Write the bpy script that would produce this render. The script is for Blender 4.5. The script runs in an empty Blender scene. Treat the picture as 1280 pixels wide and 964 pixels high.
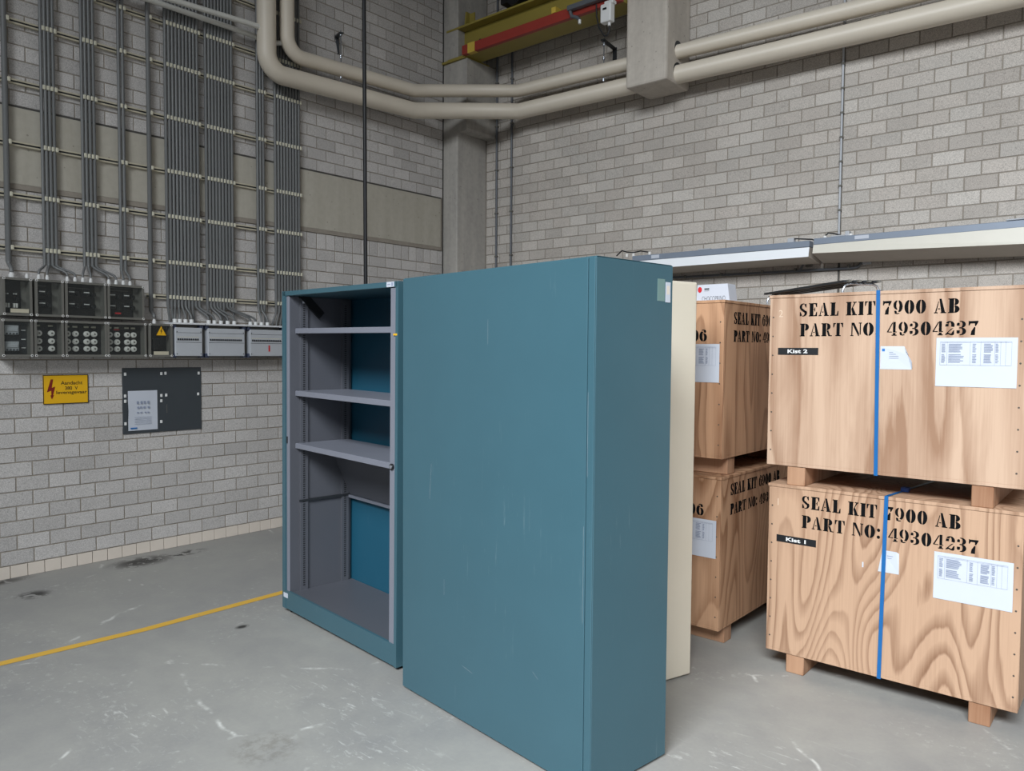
import bpy, bmesh, math, random
from mathutils import Vector, Matrix
random.seed(7)
PI = math.pi
SC = bpy.context.scene
COL = SC.collection

# ------------------------------------------------------------------ camera
cam_d = bpy.data.cameras.new('camera'); cam = bpy.data.objects.new('camera', cam_d); COL.objects.link(cam)
YAW, PITCH, ROLL = 0.7098, -0.0440, 0.0073
_f = Vector((-math.sin(YAW)*math.cos(PITCH), math.cos(YAW)*math.cos(PITCH), math.sin(PITCH)))
_r = Vector((math.cos(YAW), math.sin(YAW), 0)); _u = _r.cross(_f)
_r2 = _r*math.cos(ROLL)+_u*math.sin(ROLL); _u2 = -_r*math.sin(ROLL)+_u*math.cos(ROLL)
_m = Matrix((( _r2.x,_u2.x,-_f.x,6.066),(_r2.y,_u2.y,-_f.y,-6.345),(_r2.z,_u2.z,-_f.z,1.6),(0,0,0,1)))
cam.matrix_world = _m
cam_d.sensor_width = 36; cam_d.lens = 956.4/1280*36; cam_d.clip_start = .05
SC.camera = cam

# ------------------------------------------------------------------ world, lights, exposure
SC.view_settings.view_transform = 'Standard'; SC.view_settings.look = 'None'
SC.view_settings.gamma = 1; SC.view_settings.use_curve_mapping = False
SC.view_settings.exposure = -1.14
W = bpy.data.worlds.new('world'); SC.world = W; W.use_nodes = True
_nt=W.node_tree; _bg=_nt.nodes['Background']; _tc=_nt.nodes.new('ShaderNodeTexCoord'); _sx=_nt.nodes.new('ShaderNodeSeparateXYZ'); _cr=_nt.nodes.new('ShaderNodeValToRGB')
_nt.links.new(_tc.outputs['Generated'],_sx.inputs[0]); _nt.links.new(_sx.outputs['Z'],_cr.inputs[0]); _nt.links.new(_cr.outputs[0],_bg.inputs[0])
_cr.color_ramp.elements[0].position=0.0; _cr.color_ramp.elements[0].color=(.17,.165,.155,1)     # yard outside
_cr.color_ramp.elements[1].position=.03; _cr.color_ramp.elements[1].color=(.82,.91,1.0,1)       # overcast sky
_bg.inputs[1].default_value = .36
def area(name, loc, target, sx, sy, power, col, spread=180):
    l = bpy.data.lights.new(name,'AREA'); l.shape='RECTANGLE'; l.size=sx; l.size_y=sy; l.energy=power; l.color=col; l.spread=math.radians(spread)
    o = bpy.data.objects.new(name,l); COL.objects.link(o); o.location=loc
    o.rotation_euler=(Vector(target)-Vector(loc)).to_track_quat('-Z','Y').to_euler(); return o
# area lamps for assumed high windows behind viewer and assumed gate on the right
area('assumed_window_daylight',(7.3,-10.4,6.4),(6.1,-3.4,0),6,2.6,1200,(.92,.965,1.0),94)
area('assumed_gate_daylight',(12.0,-8.0,1.9),(2.0,-3.5,-.6),4.5,3.2,45,(.97,.98,1.0),72)

# ------------------------------------------------------------------ materials
def L(h):
    if isinstance(h,str):
        c=[int(h[i:i+2],16)/255 for i in (0,2,4)]
        return tuple(v/12.92 if v<=.04045 else ((v+.055)/1.055)**2.4 for v in c)+(1,)
    return tuple(h)+(1,) if len(h)==3 else tuple(h)
class NT:
    def __init__(s,name):
        s.m=bpy.data.materials.new(name); s.m.use_nodes=True; s.t=s.m.node_tree; s.n=s.t.nodes; s.l=s.t.links
        s.b=s.n['Principled BSDF']
    def new(s,t,**k):
        n=s.n.new(t)
        for a,v in k.items():
            if a.startswith('i_'):
                q=a[2:]; q=int(q) if q.isdigit() else q.replace('_',' ')
                if hasattr(v,'is_output'): s.l.new(v,n.inputs[q])
                else: n.inputs[q].default_value=v
            else: setattr(n,a,v)
        return n
    def math(s,op,a,b=0.0,c=0.0,clamp=False):
        n=s.n.new('ShaderNodeMath'); n.operation=op; n.use_clamp=clamp
        for i,v in enumerate((a,b,c)):
            if hasattr(v,'is_output'): s.l.new(v,n.inputs[i])
            else: n.inputs[i].default_value=v
        return n.outputs[0]
    def mix(s,f,a,b,mode='MIX'):
        n=s.n.new('ShaderNodeMix'); n.data_type='RGBA'; n.blend_type=mode
        for i,v in ((0,f),(6,a),(7,b)):
            if hasattr(v,'is_output'): s.l.new(v,n.inputs[i])
            else: n.inputs[i].default_value=v
        return n.outputs[2]
    def coord(s,kind='Object',scale=(1,1,1),loc=(0,0,0)):
        c=s.new('ShaderNodeTexCoord'); mp=s.new('ShaderNodeMapping',i_Vector=c.outputs[kind]); mp.inputs['Scale'].default_value=scale; mp.inputs['Location'].default_value=loc
        return mp.outputs[0]
    def noise(s,vec,scale,detail=3,rough=.55,dist=0):
        n=s.new('ShaderNodeTexNoise',i_Vector=vec,i_Scale=scale,i_Detail=detail,i_Roughness=rough,i_Distortion=dist); return n.outputs['Fac']
    def ramp(s,f,lo,hi):
        n=s.new('ShaderNodeMapRange',i_0=f,i_1=lo,i_2=hi); n.clamp=True; return n.outputs[0]
    def bump(s,h,strength,dist=.01):
        n=s.new('ShaderNodeBump',i_Height=h,i_Strength=strength,i_Distance=dist); s.l.new(n.outputs[0],s.b.inputs['Normal'])
    def out(s,col=None,rough=None,metal=None,spec=None):
        for k,v in (('Base Color',col),('Roughness',rough),('Metallic',metal),('Specular IOR Level',spec)):
            if v is None: continue
            if hasattr(v,'is_output'): s.l.new(v,s.b.inputs[k])
            else: s.b.inputs[k].default_value=v
        return s.m
def plain(name,col,rough=.5,metal=0,var=.06,scale=14,spec=.5):
    t=NT(name); n=t.noise(t.coord(),scale,3)
    c=L(col); a=tuple(max(0,v*(1-var)) for v in c[:3])+(1,); b=tuple(min(1,v*(1+var)) for v in c[:3])+(1,)
    return t.out(t.mix(n,a,b),rough,metal,spec)

def brick_mat(name,base,tint):
    t=NT(name); v=t.coord('Object'); geo=t.new('ShaderNodeNewGeometry'); pos=geo.outputs['Position']
    oi=t.new('ShaderNodeObjectInfo')
    rnd=t.math('FRACT',t.math('ADD',geo.outputs['Random Per Island'],oi.outputs['Random']))
    rnd2=t.math('FRACT',t.math('MULTIPLY',rnd,7.31))
    c=t.mix(rnd,L(base),L(tint))
    br=t.math('MULTIPLY_ADD',rnd2,.20,.88)
    sp=t.noise(pos,170,2,.7); sp=t.ramp(sp,.34,.66)
    sp=t.math('MULTIPLY_ADD',sp,.46,.78)
    pit=t.noise(pos,75,3,.6); pitm=t.ramp(pit,.60,.72)
    lg=t.math('MULTIPLY_ADD',t.noise(pos,1.3,4,.6),.34,.83)
    k=t.math('MULTIPLY',t.math('MULTIPLY',br,sp),lg)
    k=t.math('MULTIPLY',k,t.math('MULTIPLY_ADD',pitm,-.28,1.0))
    cc=t.new('ShaderNodeVectorMath',operation='SCALE'); t.l.new(c,cc.inputs[0]); t.l.new(k,cc.inputs['Scale'])
    t.bump(t.math('ADD',t.noise(pos,110,3,.65),t.math('MULTIPLY',pitm,-.5)),.35,.004)
    return t.out(cc.outputs[0],.92,0,.2)
def concrete_mat(name,a,b,streak=True,bump=.15,rough=.85,scale=1.0):
    t=NT(name); geo=t.new('ShaderNodeNewGeometry'); pos=geo.outputs['Position']
    mp=t.new('ShaderNodeMapping',i_Vector=pos); mp.inputs['Scale'].default_value=(7*scale,7*scale,.7*scale) if streak else (2*scale,2*scale,2*scale)
    s=t.noise(mp.outputs[0],1.2,5,.6,.3); f=t.noise(pos,22,4,.6)
    m=t.math('MULTIPLY_ADD',f,.45,t.math('MULTIPLY',s,.75)); m=t.ramp(m,.38,.82)
    h=t.new('ShaderNodeTexVoronoi',i_Vector=pos,i_Scale=13); hole=t.math('LESS_THAN',h.outputs['Distance'],.09)
    c=t.mix(m,L(a),L(b)); c=t.mix(t.math('MULTIPLY',hole,.35),c,(.05,.045,.04,1))
    t.bump(t.noise(pos,60,4,.6),bump,.006)
    return t.out(c,rough,0,.3)
def wood_mat(name,light,dark,seed,rings=9,vscale=.33,stain=.5,freq=2.1,lo=.35):
    t=NT(name); v=t.coord('Object',(1.0,1.0,vscale),(seed*3.17,seed*1.31,seed*2.7))
    n=t.noise(v,freq,1.5,.42,.35)
    wob=t.noise(t.coord('Object',(30,30,3.0),(seed,0,seed)),1.0,3,.6)
    r=t.math('FRACT',t.math('MULTIPLY_ADD',n,rings,t.math('MULTIPLY',wob,.35)))
    band=t.math('MULTIPLY',t.ramp(r,lo,.86),t.ramp(r,1.0,.90))
    fv=t.coord('Object',(110,110,2.0),(seed,seed,0)); fib=t.noise(fv,1.0,4,.65)
    big=t.noise(t.coord('Object',(3.2,3.2,.55),(seed*5,0,seed)),1.6,4,.55,.4); big=t.ramp(big,.46,.62)
    amp=t.math('MULTIPLY_ADD',t.noise(t.coord('Object',(2.5,2.5,1.2),(0,seed,seed)),1.3,2,.5),1.2,.15)
    m=t.math('MULTIPLY_ADD',t.math('MULTIPLY',band,amp),.80,t.math('MULTIPLY',t.math('SUBTRACT',fib,.5),.75))
    m=t.math('MULTIPLY_ADD',big,stain*.45,m,True)
    c=t.mix(m,L(light),L(dark))
    kn=t.new('ShaderNodeTexVoronoi',i_Vector=t.coord('Object',(2.2,2.2,1.3),(seed*1.9,0,seed*.7)),i_Scale=1.0)
    k=t.ramp(kn.outputs['Distance'],.06,.02); c=t.mix(t.math('MULTIPLY',k,.5),c,L('7a5138'))
    t.bump(t.math('ADD',fib,band),.08,.003)
    return t.out(c,.62,0,.3)
def paint_mat(name,col,rough=.38,scratch=.5):
    t=NT(name); v=t.coord('Object')
    n=t.noise(v,3.0,4,.6); c=L(col)
    cc=t.mix(n,tuple(x*.93 for x in c[:3])+(1,),tuple(min(1,x*1.07) for x in c[:3])+(1,))
    sv=t.coord('Object',(55,55,3.5)); s=t.noise(sv,1.0,5,.7); s2=t.noise(t.coord('Object',(1.1,1.1,.8),(3,0,5)),1.5,3,.6)
    sm=t.math('MULTIPLY',t.ramp(s,.60,.74),t.ramp(s2,.52,.66)); sm=t.math('MULTIPLY',sm,scratch)
    cc=t.mix(sm,cc,L('b9c9cc'))
    t.bump(t.noise(v,340,2,.5),.03,.002)
    return t.out(cc,t.math('MULTIPLY_ADD',n,.10,rough-.05),0,.45)
def floor_mat():
    t=NT('floor_paint'); geo=t.new('ShaderNodeNewGeometry'); pos=geo.outputs['Position']
    a=t.noise(pos,.55,5,.6,.4); b=t.noise(pos,6,5,.65,.5); f=t.noise(pos,55,3,.6)
    m=t.math('ADD',t.math('MULTIPLY',a,.65),t.math('MULTIPLY_ADD',b,.30,t.math('MULTIPLY',f,.12)))
    c=t.mix(t.ramp(m,.36,.72),L('868686'),L('a3a29c'))
    # pale worn scuffs
    w=t.new('ShaderNodeTexVoronoi',i_Vector=t.mix(.12,pos,t.new('ShaderNodeTexNoise',i_Vector=pos,i_Scale=3.0,i_Detail=4).outputs['Color']),i_Scale=1.1,feature='DISTANCE_TO_EDGE')
    line=t.ramp(w.outputs['Distance'],.012,.002); brk=t.ramp(t.noise(pos,5,4,.7),.54,.66)
    pt=t.math('MULTIPLY',t.ramp(t.noise(pos,1.7,2,.5),.50,.62),t.ramp(t.noise(pos,26,4,.75),.56,.72))
    sc=t.math('MAXIMUM',t.math('MULTIPLY',line,brk),t.math('MULTIPLY',pt,.55))
    for x,y,rx,ry in ((3.25,-4.25,.55,.35),(3.75,-4.45,.45,.25),(4.95,-3.65,.55,.6),(2.75,-4.95,.4,.3)):
        mp=t.new('ShaderNodeMapping',i_Vector=pos); mp.inputs['Location'].default_value=(-x/rx,-y/ry,0); mp.inputs['Scale'].default_value=(1/rx,1/ry,0)
        ln=t.new('ShaderNodeVectorMath',operation='LENGTH'); t.l.new(mp.outputs[0],ln.inputs[0])
        mp2=t.new('ShaderNodeMapping',i_Vector=pos); mp2.inputs['Rotation'].default_value=(0,0,.9); mp2.inputs['Scale'].default_value=(9,34,1)
        k=t.math('MULTIPLY',t.ramp(ln.outputs['Value'],1.0,.2),t.ramp(t.noise(mp2.outputs[0],1.0,4,.7,.6),.58,.70)); sc=t.math('MAXIMUM',sc,k)
    c=t.mix(t.math('MULTIPLY',sc,.6),c,L('e2e3df'))
    # dark dried spills beside the left wall and a rubbed spot in front
    tot=None
    for x,y,rx,ry,th in ((.24,-3.83,.17,.28,.40),(.52,-4.64,.11,.12,.44),(.06,-4.80,.09,.34,.38),(.24,-3.52,.10,.22,.49),(2.05,-4.05,.035,.05,.36)):
        mp=t.new('ShaderNodeMapping',i_Vector=pos); mp.inputs['Location'].default_value=(-x/rx,-y/ry,0); mp.inputs['Scale'].default_value=(1/rx,1/ry,0)
        ln=t.new('ShaderNodeVectorMath',operation='LENGTH'); t.l.new(mp.outputs[0],ln.inputs[0])
        k=t.ramp(ln.outputs['Value'],1.0,.35); k=t.math('MULTIPLY',k,t.ramp(t.noise(pos,14,3,.6,.8),th,th+.06))
        tot=k if tot is None else t.math('MAXIMUM',tot,k)
    c=t.mix(t.math('MULTIPLY',tot,.95),c,L('2c2b2a'))
    mp=t.new('ShaderNodeMapping',i_Vector=pos); mp.inputs['Location'].default_value=(-3.36/.16,4.70/.16,0); mp.inputs['Scale'].default_value=(1/.16,1/.16,0)
    ln=t.new('ShaderNodeVectorMath',operation='LENGTH'); t.l.new(mp.outputs[0],ln.inputs[0])
    k=t.math('MULTIPLY',t.ramp(ln.outputs['Value'],1.0,.55),t.ramp(t.noise(pos,24,4,.7),.42,.62)); c=t.mix(t.math('MULTIPLY',k,.4),c,L('6f6a62'))
    t.bump(t.math('ADD',t.math('MULTIPLY',f,.3),b),.05,.006)
    return t.out(c,t.math('MULTIPLY_ADD',b,.25,.42),0,.4)
def clear_mat(name,tint=(.5,.52,.52,1),alpha=.03):
    t=NT(name); g=t.b; g.inputs['Base Color'].default_value=tint; g.inputs['Roughness'].default_value=.18
    tr=t.new('ShaderNodeBsdfTransparent'); tr.inputs[0].default_value=(.90,.91,.90,1)
    mx=t.new('ShaderNodeMixShader',i_0=alpha); t.l.new(tr.outputs[0],mx.inputs[1]); t.l.new(g.outputs[0],mx.inputs[2])
    t.l.new(mx.outputs[0],t.n['Material Output'].inputs[0]); return t.m

M=dict(
 brickL=brick_mat('left_wall_block','bab7b5','bfbcba'), brickR=brick_mat('right_wall_block','b8b1aa','bdb8b2'),
 mortar=concrete_mat('mortar','8a837a','9b948a',False,.3,.95,3), conc=concrete_mat('cast_concrete','b3aca3','cbc4ba'),
 conc2=concrete_mat('column_concrete','9a9793','b7b3ac'), band=concrete_mat('concrete_band','a9a498','bab6ab'),
 tile=plain('base_tile','d9cfc4',.35,var=.07,scale=9), floor=floor_mat(), ceil=plain('ceiling_sheet','6d6e70',.8),
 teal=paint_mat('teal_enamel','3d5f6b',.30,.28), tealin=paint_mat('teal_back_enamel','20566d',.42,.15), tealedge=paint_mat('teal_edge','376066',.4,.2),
 cabgrey=paint_mat('grey_enamel','56585f',.42,.12), cabgrey2=paint_mat('grey_enamel_light','7a7d88',.4,.1), beige=paint_mat('beige_enamel','d0c9b9',.42,.1),
 chalk=plain('chalk_mark','d6bfa9',.8), black=plain('black_plastic','17181a',.4), dark=plain('dark_steel','34373b',.45,.3), rubber=plain('rubber','1c1c1d',.7),
 conduit=plain('grey_pvc','6a6c6d',.42,var=.08), conduitd=plain('dark_grey_pvc','5c6066',.45), rail=plain('galvanised_rail','c3bda9',.45,.15), clip=plain('cream_clip','c9c6b4',.5),
 pipe=plain('cream_pipe_cladding','d3cabb',.45,var=.05,scale=3), thin=plain('grey_pipe_paint','cfcfca',.45),
 yellow=plain('crane_yellow','94863f',.5,var=.12,scale=4), red=plain('conductor_red','97372f',.45,var=.12,scale=5), tape=plain('yellow_tape','d0b34a',.5),
 boxgrey=plain('enclosure_grey','6a6964',.5), panelgrey=plain('board_front_grey','b3b7bd',.45), boardtop=plain('board_top_white','d7d9dc',.4), boarddark=plain('board_corner_navy','363d52',.5),
 white=plain('white_plastic','dedfdf',.4), porcelain=plain('porcelain','e6e5e2',.25), cover=clear_mat('clear_cover'), insert=plain('black_insert','141416',.35),
 signy=plain('sign_yellow','e6b21c',.4,var=.03), signblk=plain('sign_black','1d1a16',.5), signred=plain('sign_red','7d1d16',.45), board=plain('slate_board','3b4146',.5),
 paper=plain('paper','c3c9d4',.6,var=.02), print=plain('print_ink','8d96ab',.7), ink=plain('stencil_ink','101113',.9,var=.2,scale=60,spec=.08), strap=plain('blue_strap','14609f',.4), strapd=plain('blue_clip','173f86',.4),
 brass=plain('brass','b98a3a',.35,.7), chrome=plain('chrome_wire','c7cdd6',.25,.8), redlogo=plain('logo_red','c3262f',.5), bluelogo=plain('logo_blue','2a6fb5',.5),
 line=None, jointdark=plain('tile_joint','77716a',.9), luma=plain('fixture_white_cool','f2f6fb',.35,var=.02), lumb=plain('fixture_white_warm','d9d6cb',.38,var=.03), trunk=plain('trunking_grey','8893a3',.4,.2), under=plain('fixture_underside','b3aaa0',.6),
 skid=wood_mat('skid_wood','b08a6e','855c42',21,14,.12,.3), cable=plain('black_cable','1a1c20',.55), screw=plain('screw_head','5a544e',.5,.5), seal=plain('joint_sealant','4a4947',.7), tapeclear=plain('old_tape','6f8b88',.35), kist=plain('label_black','15171b',.5),
)
def line_mat():
    t=NT('yellow_floor_paint'); geo=t.new('ShaderNodeNewGeometry'); pos=geo.outputs['Position']
    n=t.noise(pos,18,5,.7); c=t.mix(t.ramp(n,.60,.72),L('d9ac3f'),L('9a9688')); return t.out(c,.5)
M['line']=line_mat()

# ------------------------------------------------------------------ mesh builder
class MB:
    def __init__(s): s.v=[]; s.f=[]; s.mi=[]; s.sm=[]
    def add(s,vs,fs,mi=0,smooth=False):
        o=len(s.v); s.v+= [tuple(v) for v in vs]; s.f+=[tuple(i+o for i in f) for f in fs]; s.mi+=[mi]*len(fs); s.sm+=[smooth]*len(fs); return s
    def box(s,x0,x1,y0,y1,z0,z1,b=0,mi=0):
        if b<=0:
            vs=[(x,y,z) for z in (z0,z1) for y in (y0,y1) for x in (x0,x1)]
            return s.add(vs,[(0,2,3,1),(4,5,7,6),(0,1,5,4),(2,6,7,3),(0,4,6,2),(1,3,7,5)],mi)
        bm=bmesh.new(); bmesh.ops.create_cube(bm,size=1)
        for v in bm.verts: v.co=Vector(((x0+x1)/2+v.co.x*(x1-x0),(y0+y1)/2+v.co.y*(y1-y0),(z0+z1)/2+v.co.z*(z1-z0)))
        bmesh.ops.bevel(bm,geom=bm.edges[:],offset=b,segments=1 if b<.004 else 2,affect='EDGES',profile=.5)
        bm.verts.index_update(); s.add([v.co.copy() for v in bm.verts],[[v.index for v in f.verts] for f in bm.faces],mi); bm.free(); return s
    def prism(s,poly,axis,a,b,mi=0):
        # poly of 2-tuples; axis 'x': (y,z), 'y': (x,z), 'z': (x,y)
        def p(q,t): return (t,q[0],q[1]) if axis=='x' else (q[0],t,q[1]) if axis=='y' else (q[0],q[1],t)
        n=len(poly); ar=sum(poly[i][0]*poly[(i+1)%n][1]-poly[(i+1)%n][0]*poly[i][1] for i in range(n))
        pl=list(poly) if ar>0 else list(poly)[::-1]
        lo,hi=min(a,b),max(a,b)
        flip=(axis=='y')
        vs=[p(q,lo) for q in pl]+[p(q,hi) for q in pl]
        fs=[tuple(range(n))[::-1],tuple(range(n,2*n))]+[(i,(i+1)%n,n+(i+1)%n,n+i) for i in range(n)]
        if flip: fs=[f[::-1] for f in fs]
        return s.add(vs,fs,mi)
    def tube(s,pts,r,n=8,mi=0,cap=True):
        P=[Vector(p) for p in pts]; rs=r if isinstance(r,(list,tuple)) else [r]*len(P)
        t0=(P[1]-P[0]).normalized(); up=Vector((0,0,1)) if abs(t0.z)<.9 else Vector((1,0,0))
        a=t0.cross(up).normalized(); vs=[]; prev=t0
        for i,p in enumerate(P):
            tin=(P[i]-P[i-1]).normalized() if i else t0; tout=(P[i+1]-P[i]).normalized() if i<len(P)-1 else tin
            t=(tin+tout); t=t.normalized() if t.length>1e-6 else tin
            q=prev.rotation_difference(t); a=(q@a).normalized(); a=(a-t*a.dot(t)).normalized(); b=t.cross(a); prev=t
            k=1/max(.5,math.sqrt(max(0.0,(1+tin.dot(tout))/2)))
            # stretch along the bend plane so the mitre keeps its width
            bend=(tout-tin); bend=bend.normalized() if bend.length>1e-5 else None
            for j in range(n):
                w=2*PI*j/n; d=(a*math.cos(w)+b*math.sin(w))*rs[i]
                if bend is not None: 
                    e=(bend-t*bend.dot(t)); 
                    if e.length>1e-6: e.normalize(); d=d+e*(d.dot(e))*(k-1)
                vs.append(p+d)
        fs=[]
        for i in range(len(P)-1):
            for j in range(n): fs.append((i*n+j,i*n+(j+1)%n,(i+1)*n+(j+1)%n,(i+1)*n+j))
        s.add(vs,fs,mi,True)
        if cap:
            o=len(P)-1
            s.add([vs[j] for j in range(n)],[tuple(range(n))[::-1]],mi); s.add([vs[o*n+j] for j in range(n)],[tuple(range(n))],mi)
        return s
    def cyl(s,p0,p1,r,n=12,mi=0): return s.tube([p0,p1],r,n,mi)
    def obj(s,name,mats,parent=None,smooth=True):
        me=bpy.data.meshes.new(name); me.from_pydata(s.v,[],s.f)
        for m in (mats if isinstance(mats,(list,tuple)) else [mats]): me.materials.append(M[m] if isinstance(m,str) else m)
        me.polygons.foreach_set('material_index',s.mi); me.polygons.foreach_set('use_smooth',s.sm); me.update()
        o=bpy.data.objects.new(name,me); COL.objects.link(o)
        if parent: o.parent=parent
        return o
def box(*a,**k): return MB().box(*a,**k)
def tag(o,label=None,cat=None,group=None,kind=None):
    if label: o['label']=label
    if cat: o['category']=cat
    if group: o['group']=group
    if kind: o['kind']=kind
    return o
def thing(name,label,cat,loc=(0,0,0),rot=(0,0,0),group=None):
    o=bpy.data.objects.new(name,None); COL.objects.link(o); o.location=loc; o.rotation_euler=rot; o.empty_display_size=.1
    return tag(o,label,cat,group)
def copy_tree(o,parent=None):
    c=o.copy(); COL.objects.link(c)
    if parent: c.parent=parent
    for ch in list(o.children): copy_tree(ch,c)
    return c
def text_mesh(s,size=1.0,bold=0.0,spacing=1.0):
    cu=bpy.data.curves.new('lettering_curve','FONT'); cu.body=s; cu.size=size; cu.offset=bold; cu.space_character=spacing
    cu.resolution_u=3
    o=bpy.data.objects.new('lettering_curve',cu); COL.objects.link(o)
    dg=bpy.context.evaluated_depsgraph_get(); me=bpy.data.meshes.new_from_object(o.evaluated_get(dg)); bpy.data.objects.remove(o)
    vs=[v.co.copy() for v in me.vertices]; fs=[tuple(p.vertices) for p in me.polygons]; bpy.data.meshes.remove(me)
    return vs,fs
def flat_text(mb,s,o,u,v,w=None,h=None,bold=0.0,nrm=None,lift=.0006,mi=0,spacing=1.0,center=False):
    """text laid on the plane through o spanned by u (reading direction) and v (up), fitted to width w and/or cap height h"""
    vs,fs=text_mesh(s,1.0,bold,spacing); x0=min(p.x for p in vs); x1=max(p.x for p in vs); y0=min(p.y for p in vs); y1=max(p.y for p in vs)
    sy=h/(y1-y0) if h else w/(x1-x0); sx=w/(x1-x0) if w else sy
    u=Vector(u); v=Vector(v); n=u.cross(v); o=Vector(o)
    if center: o=o-u*(x1-x0)*sx/2
    mb.add([o+u*((p.x-x0)*sx)+v*((p.y-y0)*sy)+n*lift for p in vs],fs,mi)
def quad(mb,o,u,v,w,h,lift=.0006,mi=0):
    u=Vector(u); v=Vector(v); o=Vector(o)+u.cross(v)*lift
    mb.add([o,o+u*w,o+u*w+v*h,o+v*h],[(0,1,2,3)],mi)

# stencil lettering: every glyph a set of separate pieces in a unit-high box
def rc(x0,y0,x1,y1): return [(x0,y0),(x1,y0),(x1,y1),(x0,y1)]
def ring(cx,cy,ox,oy,ix,iy,a0,a1,n=10):
    o=[];i=[]
    for k in range(n+1):
        a=math.radians(a0+(a1-a0)*k/n); o.append((cx+ox*math.cos(a),cy+oy*math.sin(a))); i.append((cx+ix*math.cos(a),cy+iy*math.sin(a)))
    return o+i[::-1]
def stem(x,w=.29,y0=0,y1=1,s=.07): # slab-serif stem
    return [rc(x,y0,x+w,y1),rc(x-s,y0,x+w+s*.4,y0+.07),rc(x-s,y1-.07,x+w+s*.4,y1)]
GL={}
GL['0']=(.68,[ring(.34,.5,.33,.5,.06,.44,98,262),ring(.34,.5,.33,.5,.06,.44,-82,82)])
GL['O']=(.78,[ring(.39,.5,.38,.5,.09,.44,97,263),ring(.39,.5,.38,.5,.09,.44,-83,83)])
GL['S']=(.64,[ring(.31,.73,.29,.27,.09,.20,70,215),[(.07,.62),(.26,.62),(.58,.36),(.56,.24),(.38,.30),(.10,.52)],ring(.32,.27,.30,.27,.10,.20,-110,40),[(.40,.98),(.46,.94),(.52,.98),(.56,.98),(.56,.68),(.50,.68),(.40,.90)],[(.22,.02),(.16,.06),(.10,.02),(.05,.02),(.05,.34),(.11,.34),(.22,.10)]])
GL['E']=(.70,stem(.09)+[[(.40,1),(.66,1),(.66,.68),(.60,.68),(.52,.92),(.40,.92)],[(.40,.54),(.46,.54),(.46,.66),(.52,.66),(.52,.36),(.46,.36),(.46,.47),(.40,.47)],[(.40,0),(.67,0),(.67,.34),(.61,.34),(.53,.08),(.40,.08)]])
GL['A']=(.78,[[(.32,1),(.46,1),(.70,.07),(.78,.07),(.78,0),(.42,0),(.42,.07),(.46,.07)],[(.27,.86),(.30,.78),(.15,.07),(.24,.07),(.24,0),(0,0),(0,.07),(.07,.07)],rc(.25,.27,.38,.34)])
GL['L']=(.66,stem(.09)+[[(.40,0),(.63,0),(.63,.36),(.57,.36),(.50,.08),(.40,.08)]])
GL['K']=(.80,stem(.09)+[[(.40,.46),(.60,.93),(.50,.93),(.50,1),(.78,1),(.78,.93),(.71,.93),(.52,.60),(.74,.07),(.82,.07),(.82,0),(.46,0),(.46,.07),(.50,.07)]])
GL['I']=(.40,stem(.09))
GL['T']=(.74,[rc(.25,0,.49,1),rc(.17,0,.57,.07),[(.20,1),(0,1),(0,.66),(.06,.66),(.13,.92),(.20,.92)],[(.54,1),(.74,1),(.74,.66),(.68,.66),(.61,.92),(.54,.92)]])
GL['7']=(.64,[[(.02,1),(.08,.96),(.60,.98),(.62,.92),(.46,.60),(.40,.66),(.40,.80),(.14,.80),(.08,.66),(.02,.66)],[(.38,.58),(.44,.52),(.42,0),(.16,0),(.20,.28)]])
GL['9']=(.66,[ring(.30,.66,.29,.34,.09,.28,98,265),ring(.32,.55,.32,.45,.10,.34,-60,80)[:11]+[(.36,1),(.36,.90),(.42,.66),(.40,.34),(.33,.18)],[(.08,.22),(.14,.28),(.24,.22),(.26,.08),(.40,.10),(.44,.04),(.30,0),(.12,.04)]])
GL['6']=(.66,[[(.66-x,1-y) for x,y in p] for p in GL['9'][1]])
GL['B']=(.74,stem(.09)+[ring(.41,.76,.28,.24,.03,.17,-85,85),ring(.41,.26,.33,.26,.04,.19,-85,85)])
GL['P']=(.72,stem(.09)+[ring(.41,.72,.32,.28,.04,.20,-85,85)])
GL['R']=(.82,stem(.09)+[ring(.41,.73,.30,.27,.04,.20,-85,85),[(.40,.44),(.56,.44),(.68,.07),(.82,.07),(.82,0),(.56,0)]])
GL['N']=(.84,[rc(.10,.07,.18,1),rc(.03,0,.25,.07),[(.10,1),(.30,1),(.66,.20),(.66,0),(.60,0)],rc(.70,.10,.78,.93),rc(.62,.93,.84,1)])
GL['4']=(.70,[[(.36,.96),(.42,.92),(.12,.30),(.36,.30),(.36,.24),(.02,.24),(.02,.30)],rc(.42,.30,.60,1.0),[(.42,.24),(.68,.24),(.68,.30),(.60,.30),(.42,.30)],rc(.42,.07,.60,.20),rc(.34,0,.68,.07)])
GL['3']=(.64,[ring(.28,.75,.30,.25,.09,.18,-70,110),ring(.28,.27,.33,.27,.10,.20,-105,70),[(.02,.66),(.20,.66),(.20,.84),(.10,.88),(.02,.80)],[(.02,.16),(.10,.10),(.22,.16),(.22,.34),(.02,.34)],rc(.18,.47,.36,.55)])
GL['2']=(.64,[ring(.32,.70,.30,.30,.08,.22,-25,150),[(.02,.62),(.24,.62),(.24,.80),(.06,.80)],[(.56,.52),(.40,.46),(.04,.08),(.04,.02)],[(.04,0),(.20,.20),(.40,.10),(.54,.34),(.60,.34),(.60,.06),(.52,0),(.40,0),(.22,.08)]])
GL[':']=(.30,[ring(.15,.68,.12,.13,0,0,0,360,10)[:10],ring(.15,.16,.12,.13,0,0,0,360,10)[:10]])
GL[' ']=(.34,[])
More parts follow.
